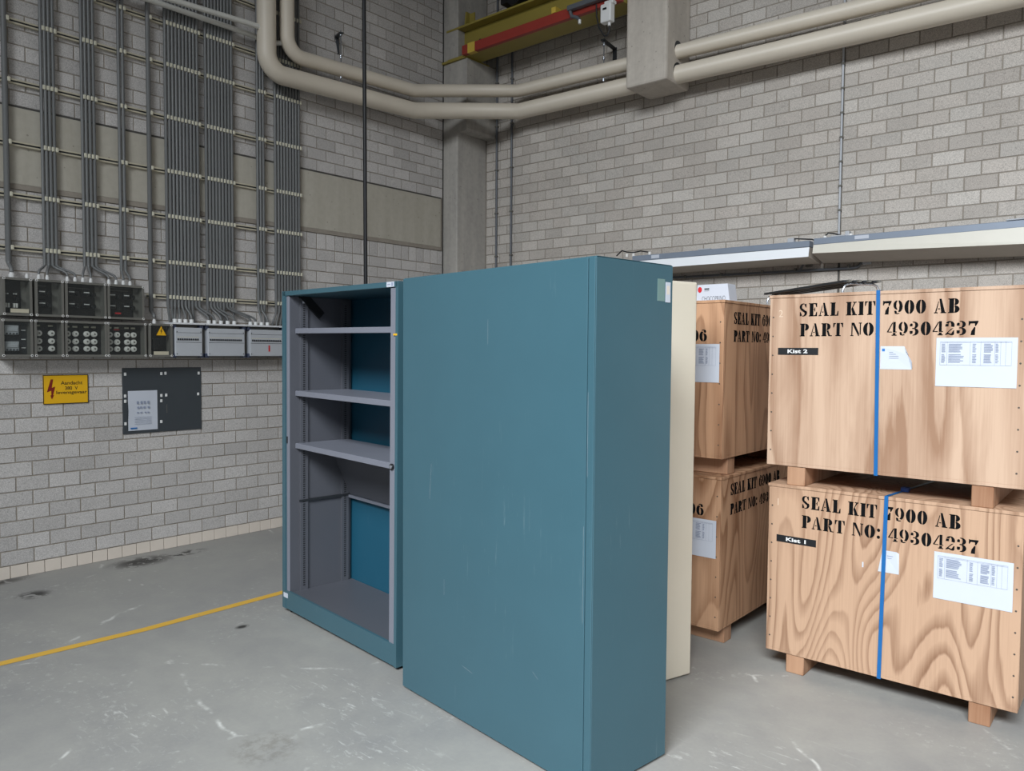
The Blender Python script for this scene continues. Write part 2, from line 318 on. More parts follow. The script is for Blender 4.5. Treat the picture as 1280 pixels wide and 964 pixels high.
def stencil(par,s,o,u,v,w,h,lift=.0006,mat='ink',heavy=0.0):
    """one object per stencilled character"""
    u=Vector(u);v=Vector(v);n=u.cross(v);o=Vector(o)
    k=w/(sum(GL[c][0]+.085 for c in s)-.085); x=0
    for ch in s:
        gw,ps=GL[ch]; mb=MB()
        for p in ps:
            p=[(x+q,r) for q,r in p]
            ar=sum(p[i][0]*p[(i+1)%len(p)][1]-p[(i+1)%len(p)][0]*p[i][1] for i in range(len(p)))
            if ar<0: p=p[::-1]
            for dx in ((0,heavy) if heavy else (0,)): mb.add([o+u*((q+dx)*k)+v*(r*h)+n*(lift+dx*.002) for q,r in p],[tuple(range(len(p)))])
        if ps: mb.obj('stencil_character',mat,par)
        x+=gw+.085
# ------------------------------------------------------------------ setting: floor, ceiling, walls
def struct(mb,name,mat,label=None):
    o=mb.obj(name,mat); o['kind']='structure'
    if label: o['label']=label
    return o
struct(box(-.3,13,-15,.3,-.2,0),'floor','floor','grey painted concrete floor with pale scuffs and dark spills')
struct(box(-.3,13,-15,.3,7.6,7.8),'ceiling','ceil')  # unseen ceiling, put in to darken the upper walls
struct(box(-.3,13,-15.3,-15,4.9,7.6),'wall_back_sky_block','mortar'); struct(box(13,13.3,-15.3,.3,4.4,7.6).box(13,13.3,-6.2,.3,0,4.4),'wall_far_sky_block','mortar')  # unseen walls, added to cut sky light on upper walls and cabinet end
def cam_px(p):
    q=_m.inverted()@Vector(p); return (640+956.4*q.x/-q.z, 482-956.4*q.y/-q.z, -q.z) if q.z<-.1 else (-9e3,-9e3,1e3)
BR={}
def brick_mesh(w,h,mat):
    k=(round(w,3),round(h,3),mat)
    if k not in BR:
        a,b,c,d=.0042,.0042,.002,.006   # joint half, proud depth, chamfer
        W2,H2=w/2-a,h/2-a
        vs=[(-W2,0,-H2),(W2,0,-H2),(W2,0,H2),(-W2,0,H2),(-W2,-b+.002,-H2),(W2,-b+.002,-H2),(W2,-b+.002,H2),(-W2,-b+.002,H2),(-W2+c,-b,-H2+c),(W2-c,-b,-H2+c),(W2-c,-b,H2-c),(-W2+c,-b,H2-c)]
        fs=[(8,9,10,11)]+[(i,(i+1)%4,4+(i+1)%4,4+i) for i in range(4)]+[(4+i,4+(i+1)%4,8+(i+1)%4,8+i) for i in range(4)]
        me=bpy.data.meshes.new('brick'); me.from_pydata(vs,[],fs); me.materials.append(M[mat]); BR[k]=me
    return BR[k]
def lay(wall,bricks,mat,rot,toworld,hide):
    """bricks: (s, z, w, h) centre along the wall; the 300 that show largest become objects, the rest one part"""
    sc=[]
    for b in bricks:
        x,y,d=cam_px(toworld(b[0],b[1],0)); vis=(-20<x<1300 and -20<y<985) and not hide(x,y)
        sc.append(((b[2]*b[3])/(d*d)*(1.0 if vis else 1e-6),b))
    sc.sort(key=lambda t:-t[0]); rest=MB(); rg=random.Random(5)
    for i,(v,b) in enumerate(sc):
        me=brick_mesh(b[2],b[3],mat); off=rg.uniform(-.0012,.0012)
        if i<300:
            o=bpy.data.objects.new('brick',me); COL.objects.link(o); o.parent=wall
            o.location=toworld(b[0],b[1],off); o.rotation_euler=(0,rg.uniform(-.004,.004),rot)
        else:
            mw=Matrix.Translation(Vector(toworld(b[0],b[1],off)))@Matrix.Rotation(rot,4,'Z')
            rest.add([mw@v.co for v in me.vertices],[tuple(p.vertices) for p in me.polygons])
    if rest.f: tag(rest.obj('brick_courses',mat,wall),kind='stuff')
ZT=6.6
# left wall, plane x=0, running along y
wl=struct(box(-.25,0,-15,-.46,0,7.6),'wall_left','mortar','left wall of grey concrete blocks with a concrete band')
bl=[]; P=.207; C=.1023; y0=-8.0; y1=-.47
def course(z,h,ph,unit=P):
    n0=math.floor((y0-ph)/unit); k=n0
    while True:
        a=ph+unit*k; b=a+unit; k+=1
        if a>=y1: break
        if b>y1: b=y1
        if b-a>.03 and a>-8.3: bl.append(((a+b)/2,z+h/2,b-a,h))
for k in range(24): course(.088+C*k,C,-4.475 if k%2==0 else -4.3715)
course(2.543,.150,-4.475,.1035)
for k in range(26): course(3.262+.1035*k,.1035,-1.364 if k%2 else -1.2605)
lay(wl,bl,'brickL',PI/2,lambda s,z,o:(o,s,z),lambda x,y:352<x<740 and y>350 or (x<352 and 345<y<450 and x>0) or (150<x<255 and 460<y<545))
tag(box(-.02,.010,-15,-.5,3.255-.006,3.262).obj('flashing','seal',wl)); box(-.02,.014,-15,-.5,2.693,2.728).obj('flashing','mortar',wl)
bd=MB().box(-.02,.010,-15,-.5,2.728,3.255,.006).obj('concrete_band','band',wl)
# baseboard of pale tiles
bb=struct(box(0,.004,-9,-.47,0,.086),'baseboard_left','jointdark','row of pale tiles along the foot of the left wall')
tm=box(0,.012,-.0512,.0512,.001,.0855,.0015).obj('tile','tile',bb)
ys=[-4.626+.1069*k+.05345 for k in range(-31,38)]
for i,y in enumerate(ys):
    o=tm if i==0 else tm.copy()
    if i: COL.objects.link(o)
    o.location=(0,y,0)
# right wall, plane y=0
wr=struct(box(-.25,13,0,.25,0,7.6),'wall_right','mortar','right wall of grey concrete blocks behind the crates')
rb=[]; Q=.2125; CH=.1018; zb0=2.677-CH*26; XJ=4.04
for k in range(0,64):
    z=zb0+CH*k
    if z>6.4: break
    half=((k-26)%2==0)
    for sgn in (1,-1):
        a=0.0
        first=True
        while True:
            w=Q/2 if (first and half) else Q
            first=False
            b=a+w
            xa,xb=(XJ+.006+a,XJ+.006+b) if sgn>0 else (XJ-.006-b,XJ-.006-a)
            a=b
            if sgn>0 and xa>8.5: break
            if sgn<0 and xb<.24: break
            if sgn<0 and xa<.22: xa=.22
            if xb-xa>.03: rb.append(((xa+xb)/2,z+CH/2,xb-xa,CH))
lay(wr,rb,'brickR',0,lambda s,z,o:(s,o,z),lambda x,y:y>330 or y>430)
tag(box(XJ-.005,XJ+.005,-.004,0,0,6.4).obj('expansion_joint','seal',wr))

# ------------------------------------------------------------------ concrete column and pilaster
t=thing('concrete_column','grey cast concrete corner column with a corbel carrying the yellow crane beam','column',(0,0,0))
MB().box(-.04,.215,-.46,0,0,7.0,.012).obj('shaft','conc2',t)
box(-.02,.007,-.474,-.4585,0,7.0).obj('edge_joint','seal',t)
MB().prism([(.2,3.985),(.225,3.935),(.335,3.935),(.355,3.96),(.355,4.685),(.2,4.685)],'y',-.462,0).obj('corbel','conc2',t)
box(.0,.345,-.487,-.10,4.684,4.706).obj('bearing_plate','yellow',t)
t=thing('concrete_pilaster','hanging concrete pilaster with both cream pipes running through it','pilaster',(0,0,0))
MB().box(2.293,2.703,-.43,-.0062,3.954,7.0,.022).obj('pilaster_block','conc',t)
for z,r,n in ((4.063,.083,0),(4.268,.066,0)): MB().cyl((2.700,-.225,z),(2.7045,-.225,z),r,24).obj('pipe_collar','dark',t)

# ------------------------------------------------------------------ crane runway
t=thing('crane_beam','yellow steel I-beam of the crane runway resting on the corner column','beam',(0,0,0))
MB().box(.07,2.29,-.465,-.235,4.706,4.726).obj('bottom_flange','yellow',t)
MB().box(.05,2.29,-.465,-.235,5.015,5.035).obj('top_flange','yellow',t)
MB().box(.12,2.29,-.357,-.343,4.726,5.015).obj('web','yellow',t)
MB().box(.13,.142,-.455,-.245,4.726,5.015).obj('end_stiffener','yellow',t)
MB().prism([(-.42,5.035),(-.27,5.035),(-.29,5.20),(-.40,5.20)],'x',.27,.285).obj('end_stop','yellow',t)
MB().box(.285,.36,-.355,-.343,5.035,5.19).obj('end_stop_rib','yellow',t)
t=thing('conductor_rail','red conductor rail box running along the front of the yellow beam','rail',(0,0,0))
MB().box(.335,2.29,-.52,-.470,4.700,4.795,.004).obj('rail_housing','red',t)
MB().box(.420,.520,-.523,-.467,4.697,4.798).obj('yellow_tape_band','tape',t)
MB().tube([(.50,-.47,4.795),(.52,-.44,4.84),(.56,-.36,4.84)],.006,6).obj('hanger_wire','dark',t)
for x in (1.52,): MB().box(x,x+.05,-.522,-.36,4.797,4.85).obj('hanger_clip','tape',t)
t=thing('current_collector','dark grey collector arm clamped on the red conductor rail','collector',(0,0,0))
MB().box(1.74,2.26,-.575,-.522,4.745,4.79,.004).obj('collector_bar','conduitd',t)
MB().tube([(1.76,-.55,4.745),(1.78,-.55,4.69),(1.84,-.55,4.665),(1.87,-.55,4.635)],.016,8).obj('collector_hook','conduitd',t)
MB().cyl((1.87,-.55,4.635),(1.87,-.55,4.60),.014,8).obj('collector_tip','white',t)
t=thing('crane_end_carriage','yellow crane end carriage with a black wheel standing on the beam','carriage',(0,0,0))
MB().box(1.10,2.0,-.45,-.20,5.09,5.5,.01).obj('carriage_frame','yellow',t)
MB().box(.78,1.08,-.42,-.22,5.12,5.34,.01).obj('buffer_housing','black',t)
MB().cyl((1.02,-.49,5.136),(1.02,-.40,5.136),.10,24).obj('carriage_wheel','black',t)
t=thing('sensor_box','small white sensor box with a black cable loop on the pilaster side','sensor',(2.20,-.59,4.58))
MB().box(-.055,.055,-.035,.035,-.075,.085,.01).obj('sensor_housing','white',t)
MB().box(-.028,.012,-.0365,-.034,.030,.048).obj('sensor_window','black',t)
MB().cyl((.02,0,-.075),(.02,0,-.105),.014,10).obj('cable_gland','white',t)
MB().box(-.03,.06,-.01,.05,.085,.115,.004).obj('sensor_bracket','white',t)
MB().tube([(.02,0,-.10),(.02,0,-.15),(.0,0,-.185),(-.03,0,-.18),(-.09,0,-.09),(-.115,.0,.02),(-.12,.0,.12)],.007,6).obj('sensor_cable','cable',t)

# ------------------------------------------------------------------ heating pipes
def arc(c,a,b,r,n=8):
    """quarter-like arc from c+a*r to c+b*r"""
    a=Vector(a);b=Vector(b);c=Vector(c); return [c+(a*math.cos(PI/2*k/n)+b*math.sin(PI/2*k/n))*r for k in range(n+1)]
def big_pipe(name,label,x,yv,zl,pts,r,rb):
    t=thing(name,label,'pipe',(0,0,0))
    P=[Vector((x,yv,7.2)),Vector((x,yv,zl+rb+.02))]+arc((x,yv+rb,zl+rb),(0,-1,0),(0,0,-1),rb,10)+[Vector(p) for p in pts]
    MB().tube(P,r,28).obj('pipe_run','pipe',t)
    return t
pl=big_pipe('heating_pipe','thicker cream lagged pipe, the lower of the pair bending round the corner',.185,-2.715,3.962,[(.185,-1.05,4.030),(.880,-.225,4.083),(8.5,-.225,3.92)],.0795,.16)
pu=big_pipe('heating_pipe','thinner cream lagged pipe, the upper of the pair bending round the corner',.185,-2.515,4.165,[(.185,-1.05,4.228),(.865,-.225,4.295),(8.5,-.225,4.06)],.0625,.15)
for t,r,z1 in ((pl,.0815,4.03),(pu,.0645,4.228)):
    a=Vector((.185,-1.05,z1))
    MB().cyl(a+Vector((0,-.012,0)),a+Vector((0,.002,0)),r,28).obj('seam_band','pipe',t)
t=thing('thin_pipe','upper thin grey pipe crossing the conduits to the thicker cream pipe','pipe')
MB().tube([(.19,-8,4.05),(.19,-3.53,4.268),(.19,-2.86,4.302),(.19,-2.79,4.302)],.022,12).obj('pipe_run','thin',t)
t=thing('thin_pipe','lower thin grey pipe crossing the conduits to the thinner cream pipe','pipe')
MB().tube([(.08,-8,4.00),(.08,-3.63,4.258),(.08,-2.78,4.262),(.09,-2.66,4.245),(.12,-2.60,4.245),(.15,-2.55,4.25)],.021,12).obj('pipe_run','thin',t)
def hanger(label,wall,tip,zs):
    t=thing('pipe_hanger',label,'bracket')
    w=Vector(wall); p=Vector(tip); d=(p-w).normalized(); s=d.cross(Vector((0,0,1)))
    MB().add([w+s*.02+Vector((0,0,.0)),w-s*.02,p-s*.02+d*.03,p+s*.02+d*.03,w+s*.02+Vector((0,0,-.012)),w-s*.02+Vector((0,0,-.012)),p-s*.02+d*.03+Vector((0,0,-.012)),p+s*.02+d*.03+Vector((0,0,-.012))],[(3,2,1,0),(4,5,6,7),(0,1,5,4),(1,2,6,5),(2,3,7,6),(3,0,4,7)]).obj('bracket_arm','dark',t)
    MB().prism([(-.02,-.16),(.02,-.16),(.02,.01),(-.02,.01)],'z',0,.014).obj('bracket_foot','dark',t)
    f=t.children[-1]; f.matrix_local=Matrix.Translation(w)@Matrix(((s.x,0,d.x,0),(s.y,0,d.y,0),(s.z,1,d.z,0),(0,0,0,1)))
    MB().cyl((p.x,p.y,p.z+.02),(p.x,p.y,zs[-1]),.0045,8).obj('threaded_rod','conduitd',t)
    for z in zs: MB().cyl((p.x,p.y,z+.012),(p.x,p.y,z-.012),.012,8).obj('rod_nut','chrome',t)
hanger('dark bracket on the left wall holding both cream pipes on a rod',(0,-1.86,4.56),(.185,-1.95,4.52),(4.50,4.30,4.12,4.06))
hanger('dark bracket on the right wall holding both cream pipes on a rod',(1.90,0,4.53),(1.92,-.225,4.54),(4.50,4.37,4.22,4.17))
t=thing('crane_pendant_cable','black control cable hanging straight down behind the open cabinet','cable',(.80,-2.166,0))
MB().tube([(0,0,7.6),(0,-.004,4.5),(0,.010,2.2),(0,.012,1.25)],.0165,10).obj('cable_sheath','cable',t)
MB().box(-.04,.04,-.03,.055,.95,1.27,.01).obj('pendant_grip','black',t)

# ------------------------------------------------------------------ strut rails and conduits on the left wall
ORD=['first','second','third','fourth','fifth','sixth','seventh','eighth','ninth','tenth']
RAILS=[4.54,4.142,3.823,3.418,3.0,2.648,2.287,2.013]
for i,z in enumerate(RAILS):
    ya=-8.0 if i<7 else -3.67
    t=thing('strut_rail','pale slotted mounting rail behind the conduits, %s'%('topmost on the left wall' if i==0 else ORD[i]+' from the top of the left wall') if i<7 else 'short pale mounting rail just above the grey distribution boards','rail',(0,0,z),group='mounting rails behind the conduits')
    m=MB().box(.007,.030,ya,-2.285,.006,.017).box(.007,.030,ya,-2.285,-.017,-.006); m.obj('rail_lips','rail',t)
    box(.007,.022,ya,-2.285,-.006,.006).obj('rail_channel','dark',t)
clipm=MB().box(.028,.062,-.0095,.0095,-.016,.016,.003)
clip_me=None
def conduit(y,ztop,zstraight,end,r,label,group,mat='conduit'):
    global clip_me
    t=thing('electrical_conduit',label,'conduit',(0,y,0),group=group)
    pts=[(.046,0,ztop),(.046,0,zstraight)]
    if end:
        ye,ze,xe=end; d=ye-y
        z0=zstraight
        for k in range(1,7):
            f=k/6; s=f*f*(3-2*f); pts.append((.046+(xe-.046)*s,d*s,z0+(ze+.012-z0)*f))
        pts.append((xe,d,ze))
    MB().tube(pts,[r]*2+[r*.72]*(len(pts)-2) if end else r,10).obj('conduit_tube',mat,t)
    for i,z in enumerate(RAILS):
        if z<zstraight or (i==7 and y<-3.66): continue
        if clip_me is None:
            o=clipm.obj('saddle_clip','clip',t); clip_me=o.data
        else: o=bpy.data.objects.new('saddle_clip',clip_me); COL.objects.link(o); o.parent=t
        o.location=(0,r+.003,z)
ZC=7.2
conduit(-4.608,ZC,2.19,(-4.607,2.115,.10),.019,'thick single grey conduit at the left edge, above the first fuse box','conduits over the fuse boxes')
GLU=[-4.443,-4.39,-4.262,-4.211,-4.159,-4.106,-3.981,-3.93,-3.878,-3.829]
for i,y in enumerate((-4.387,-4.362,-4.337,-4.311)):
    conduit(y,ZC,2.19,(GLU[i],2.115,.10),.0115,'%s conduit from the left in the first group of four'%ORD[i],'conduits over the fuse boxes')
for i,y in enumerate((-4.125,-4.100,-4.073,-4.046)):
    conduit(y,ZC,2.21,(GLU[4+i],2.115,.10),.0115,'%s conduit from the left in the second group of four'%ORD[i],'conduits over the fuse boxes')
for i,y in enumerate((-3.867,-3.838)):
    conduit(y,ZC,2.20,(GLU[8+i],2.115,.10),.0125,'%s conduit of the close pair above the fourth fuse box'%('left' if i==0 else 'right'),'conduits over the fuse boxes')
conduit(-3.649,ZC,1.90,(-3.652,1.845,.10),.017,'single grey conduit running down to the box with the warning triangle','conduits over the fuse boxes')
GA=[-3.489,-3.45,-3.403,-3.354,-3.21,-3.159,-3.102,-3.043,-2.984,-2.835,-2.786,-2.729,-2.672]
for i in range(10):
    y=-3.517+.02855*i
    e={2:GA[0],3:GA[1],4:GA[2],5:GA[3],8:GA[4],9:GA[5]}.get(i)
    conduit(y,ZC,1.955,(e,1.842,.10) if e else (y+.02,1.80,.03),.0125,'%s conduit from the left in the widest bank, of ten'%ORD[i],'bank of ten conduits')
for i in range(9):
    y=-3.188+.02825*i
    e={1:GA[6],2:GA[7],3:GA[8],6:GA[9],7:GA[10]}.get(i)
    conduit(y,ZC,1.96,(e,1.842,.10) if e else (y+.02,1.80,.03),.0125,'%s conduit from the left in the bank of nine left of the bare blockwork strip'%ORD[i],'bank of nine conduits')
for i,y in enumerate((-2.724,-2.697,-2.669)):
    e=(GA[11],GA[12],None)[i]
    conduit(y,ZC,1.97,(e,1.842,.10) if e else (y+.02,1.80,.03),.0125,'%s conduit of the three between two wide banks'%('left','middle','right')[i],'bank of three conduits')
for i in range(9):
    y=-2.551+.0299*i
    conduit(y,ZC,1.955,(y-.03+.01*i,1.80,.03),.0125,'%s conduit from the left in the rightmost bank, behind the cream pipes'%ORD[i],'rightmost bank of conduits')

# ------------------------------------------------------------------ fuse boxes and distribution boards (fronts face +x)
def gland(par,y,z,r=.0125,mat='white'):
    MB().cyl((.10,y,z-.001),(.10,y,z+.026),r,10).cyl((.10,y,z+.026),(.10,y,z+.036),r*.7,10).obj('cable_gland',mat,par)
def fuse_box(label,y0,y1,z0,z1,group):
    t=thing('fuse_box',label,'fuse box',(0,y0,z0),group=group); w=y1-y0; h=z1-z0
    MB().box(0,.085,0,w,0,h,.006).obj('enclosure_base','boxgrey',t)
    # clear cover: rim + glazed front
    m=MB().box(.087,.158,0,.016,0,h).box(.087,.158,w-.016,w,0,h).box(.087,.158,.016,w-.016,0,.016).box(.087,.158,.016,w-.016,h-.016,h)
    m.obj('cover_rim','boxgrey',t)
    MB().box(.152,.156,.016,w-.016,.016,h-.016).obj('clear_cover','cover',t)
    for yy in (.009,w-.009):
        for zz in (.009,h-.009): MB().cyl((.158,yy,zz),(.164,yy,zz),.0085,10).cyl((.164,yy,zz),(.1645,yy,zz),.005,8,1).obj('cover_screw',['porcelain','dark'],t)
    return t,w,h
def knob(par,y,z,x=.092,r=.016,L_=.032): MB().cyl((x,y,z),(x+L_,y,z),r,14).box(x+L_-.004,x+L_+.008,y-.004,y+.004,z-r,z+r).obj('rotary_switch','black',par)
def module(par,y,z,w=.045,h=.045,x=.088):
    m=MB().box(x,x+.03,y-w/2,y+w/2,z-h/2,z+h/2,.003).box(x+.03,x+.0308,y-w/2+.004,y+w/2-.004,z-.004,z+.003,0,1); m.obj('switch_module',['insert','white'],par)
g='clear fronted fuse boxes on the left wall'
t,w,h=fuse_box('upper row fuse box at the left edge, with cream label below its black switch',-4.68,-4.503,1.82,2.076,g)
box(.086,.090,.018,w-.05,.018,h-.018).obj('back_plate','insert',t); knob(t,.105,.115)
for k,yy in enumerate((.035,.050,.083,.098)): box(.09,.112,yy-.005,yy+.005,.055,.085,.001).obj('fuse_link','porcelain',t)
for yy in (.03,.048,.085,.098): box(.09,.10,yy-.004,yy+.004,.145,.153).obj('terminal_mark','white',t)
box(.1565,.158,.045,.155,.020,.046).obj('name_strip','rail',t); gland(t,.073,h,.019); gland(t,.165,h,.012)
for lab,a,b,gl,cells,red in (
 ('narrow upper row fuse box, second from left, with stacked black modules',-4.486,-4.306,(0,1),[(.055,.175),(.055,.095)],None),
 ('wide upper row fuse box with four black knobs, third from left',-4.297,-4.022,(2,3,4,5),[(.055,.185),(.155,.185),(.055,.10),(.155,.10)],None),
 ('wide upper row fuse box with a red tag beneath its knobs, fourth from left',-4.013,-3.75,(6,7,8,9),[(.05,.18),(.15,.18),(.05,.10),(.15,.10)],(.085,.045))):
    t,w,h=fuse_box(lab,a,b,1.82,2.076,g)
    box(.086,.090,.018,w-.055,.018,h-.018).obj('back_plate','insert',t)
    for yy,zz in cells: module(t,yy,zz); knob(t,yy+.045,zz-.012,.092,.017)
    box(.0905,.092,.03,w-.09,.212,.216).obj('wiring_mark','boxgrey',t)
    if red: box(.118,.120,red[0]-.02,red[0]+.022,red[1]-.006,red[1]+.006).obj('red_tag','redlogo',t)
    for i in gl: gland(t,GLU[i]-a,h)
def caps(par,cols,rows):
    for y in cols:
        for z in rows:
            MB().cyl((.088,y,z),(.103,y,z),.0205,18).cyl((.103,y,z),(.113,y,z),.015,14).cyl((.113,y,z),(.1135,y,z),.007,10,1).obj('fuse_cap',['porcelain','boxgrey'],par)
g2='clear fronted fuse boxes in the lower row'
t,w,h=fuse_box('lower row box at the left edge holding two pale breaker blocks',-4.69,-4.503,1.541,1.797,g2)
box(.086,.088,.018,w-.018,.018,h-.018).obj('back_plate','dark',t)
for zz in (.075,.185):
    m=MB().box(.088,.125,.028,.112,zz-.035,zz+.030,.004).box(.125,.132,.035,.105,zz-.012,zz+.012,.002)
    for k in range(4): m.box(.125,.128,.034+k*.02,.046+k*.02,zz-.033,zz-.022,0,1)
    m.obj('breaker_block',['panelgrey','board'],t)
for zz in (.062,.12,.182): box(.088,.095,.135,.160,zz-.003,zz+.003).obj('cable_mark','white',t)
RW=[.058,.110,.165]
t,w,h=fuse_box('narrow lower row fuse box with six round white fuse caps',-4.495,-4.310,1.541,1.797,g2)
box(.086,.088,.016,w-.022,.018,h-.018).obj('back_plate','insert',t); caps(t,(.045,.125),RW)
for yy in (.042,.122): box(.088,.090,yy-.015,yy+.015,.212,.222).obj('name_strip','clip',t)
for lab,a,b,red in (('lower row fuse box with twelve white fuse caps, left of the pair',-4.302,-4.022,False),('lower row fuse box with twelve white fuse caps and a red tag',-4.020,-3.737,True)):
    t,w,h=fuse_box(lab,a,b,1.541,1.797,g2)
    box(.086,.088,.016,w-.016,.018,h-.018).obj('back_plate','insert',t)
    cs=(.035,.088,.163,.213) if not red else (.040,.092,.165,.212)
    caps(t,cs,RW)
    for yy in cs: box(.088,.090,yy-.016,yy+.016,.210,.222).obj('name_strip','clip',t)
    if red: box(.088,.0905,cs[1]-.02,cs[1]+.02,.198,.207).obj('red_tag','redlogo',t)
t,w,h=fuse_box('lower row box with a yellow warning triangle on its clear cover',-3.719,-3.536,1.541,1.797,g2)
box(.086,.088,.018,w-.018,.018,h-.018).obj('back_plate','insert',t); knob(t,.10,.12,.09,.022,.03)
m=MB().box(.088,.12,.05,.09,.05,.14,.004); m.obj('switch_module','insert',t)
m=MB().prism([(.05,.163),(.138,.163),(.094,.243)],'x',.1565,.158); m.add([(.1584,.047,.161),(.1584,.141,.161),(.1584,.094,.247),(.1584,.056,.166),(.1584,.132,.166),(.1584,.094,.238)],[(0,1,4,3),(1,2,5,4),(2,0,3,5)],1)
m.add([(.1586,a,b) for a,b in ((.099,.222),(.086,.196),(.095,.197),(.088,.172),(.104,.202),(.094,.201),(.104,.222))],[(0,1,2),(0,2,5),(0,5,6),(2,3,4),(2,4,5)],1)
tr=m.obj('warning_triangle',['signy','signblk'],t)
box(.1565,.158,.035,.150,.016,.042).obj('name_strip','rail',t); gland(t,.067,h,.014)
def board(label,y0,y1,gl,red=None):
    t=thing('distribution_board',label,'distribution board',(0,y0,1.535),group='grey distribution boards'); w=y1-y0; h=.273
    MB().box(0,.10,0,w,0,h,.004).obj('enclosure_base','boxgrey',t)
    MB().box(.0,.165,-.004,w+.004,h-.010,h+.003).obj('top_cover','boardtop',t)
    for yy in (0,w-.03):
        for zz in (0,h-.045): MB().box(.10,.150,yy,yy+.03,zz,zz+.034,.003).obj('corner_latch','boarddark',t)
    MB().box(.10,.158,.014,w-.014,.012,h-.035,.006).obj('front_cover','panelgrey',t)
    m=MB().box(.158,.1588,.022,w-.022,.120,.123).box(.158,.1588,.022,w-.022,.196,.1985); m.obj('cover_seams','dark',t)
    n=int((w-.06)/.0178); m=MB()
    for k in range(n):
        yy=.032+k*.0178; m.box(.158,.164,yy,yy+.0095,.138,.152).add([(.1586,yy,.158),(.1586,yy+.011,.158),(.1586,yy+.011,.166),(.1586,yy,.166)],[(0,1,2,3)],1)
    m.obj('breaker_row',['dark','clip'],t)
    for yy in (.028,w-.028):
        for zz in (.03,.205): MB().cyl((.158,yy,zz),(.160,yy,zz),.004,8).obj('cover_screw','dark',t)
    if red: box(.1585,.160,red-.007,red+.007,.052,.105).obj('red_tag','redlogo',t)
    for yg in gl: MB().cyl((.10,yg-y0,h),(.10,yg-y0,h+.032),.016,12).obj('cable_gland','white',t)
board('grey distribution board next to the box with the warning triangle',-3.530,-3.279,GA[0:4])
board('middle grey distribution board of the three on the left wall',-3.262,-2.907,GA[4:9])
board('grey distribution board with a red tag, partly hidden by the open cabinet',-2.888,-2.533,GA[9:13],.195)

# ------------------------------------------------------------------ sign and slate board on the left wall
t=thing('warning_sign','yellow danger sign with a dark red lightning arrow and black lettering','sign',(.007,-4.402,1.201))
MB().box(0,.004,0,.300,0,.210).obj('sign_plate','signy',t)
m=MB(); b=.0045
for y0_,y1_,z0_,z1_ in ((0,.3,0,.005),(0,.3,.205,.21),(0,.005,.005,.205),(.295,.3,.005,.205)): quad(m,(b,y0_,z0_),(0,1,0),(0,0,1),y1_-y0_,z1_-z0_,.0004)
m.obj('sign_border','signblk',t)
m=MB(); m.add([(b+.0006,a,c) for a,c in ((.050,.178),(.066,.178),(.056,.118),(.079,.126),(.062,.060),(.070,.064),(.055,.034),(.046,.064),(.053,.062),(.052,.098),(.024,.086))],[(0,10,2,1),(10,9,3,2),(9,8,4,3),(7,6,5)]).obj('lightning_arrow','signred',t)
m=MB()
for s,yy,zz,ww in (('Aandacht',.115,.138,.145),('380  V',.143,.100,.085),('levensgevaar',.085,.064,.205)):
    flat_text(m,s,(b,yy,zz),(0,1,0),(0,0,1),w=ww,h=.026 if s!='levensgevaar' else .031,bold=.012)
m.obj('sign_lettering','signblk',t)
t=thing('notice_board','dark slate notice board with white clips under the fuse boxes','board',(.0065,-3.860,.946))
MB().box(0,.008,0,.625,0,.509,.002).obj('board_panel','board',t)
for yy,zz in ((.02,.462),(.297,.462),(.330,.464),(.604,.460),(.018,.294),(.018,.254),(.295,.288),(.334,.290),(.294,.246),(.598,.289),(.292,.081),(.018,.081)):
    MB().box(.008,.012,yy-.009,yy+.009,zz-.012,zz+.012,.002).obj('holder_clip','white',t)
m=MB()
for k in range(5): quad(m,(.008,.335+.000*k,.150+.014*k),(0,1,0),(0,0,1),.006,.008)
m.obj('faint_marks','boxgrey',t)
t=thing('paper_notice','white sheet of paper hung on the slate notice board','paper',(.0155,-3.823,.970))
vs=[];fs=[]
for i in range(5):
    for j in range(5): 
        a=i/4;c=j/4; vs.append((.003+.004*math.sin(a*5)*c*.4+(.008 if i==0 and j==2 else 0),.225*a,.308*c-.006*a*0))
for i in range(4):
    for j in range(4): k=i*5+j; fs.append((k,k+5,k+6,k+1))
me=MB().add(vs,fs,0,True).obj('paper_sheet','paper',t)
m=MB(); rg=random.Random(3)
for k in range(3):
    for q in range(4): quad(m,(.009,.065+q*.026+rg.uniform(-.004,.004),.205-k*.036),(0,1,0),(0,0,1),.016,.022-.006*k)
for k in range(5): quad(m,(.009,.02+.0*k,.26-.012*k) if False else (.009,.045,.10-.013*k),(0,1,0),(0,0,1),.13,.0025)
m.obj('printed_text','print',t)
m=MB(); quad(m,(.009,.014,.014),(0,1,0),(0,0,1),.05,.011); m.obj('blue_logo','bluelogo',t)

# ------------------------------------------------------------------ yellow floor line
m=MB(); c=[(1.60,-8.0),(1.622,-5.14),(1.680,-4.447),(1.672,-3.545),(1.668,-1.0)]
for i in range(4):
    (xa,ya),(xb,yb)=c[i],c[i+1]; m.add([(xa-.031,ya,.0015),(xa+.031,ya,.0015),(xb+.031,yb,.0015),(xb-.031,yb,.0015)],[(0,1,2,3)])
o=m.obj('yellow_floor_line','line'); tag(o,'yellow painted line running across the grey floor towards the open cabinet','floor marking')

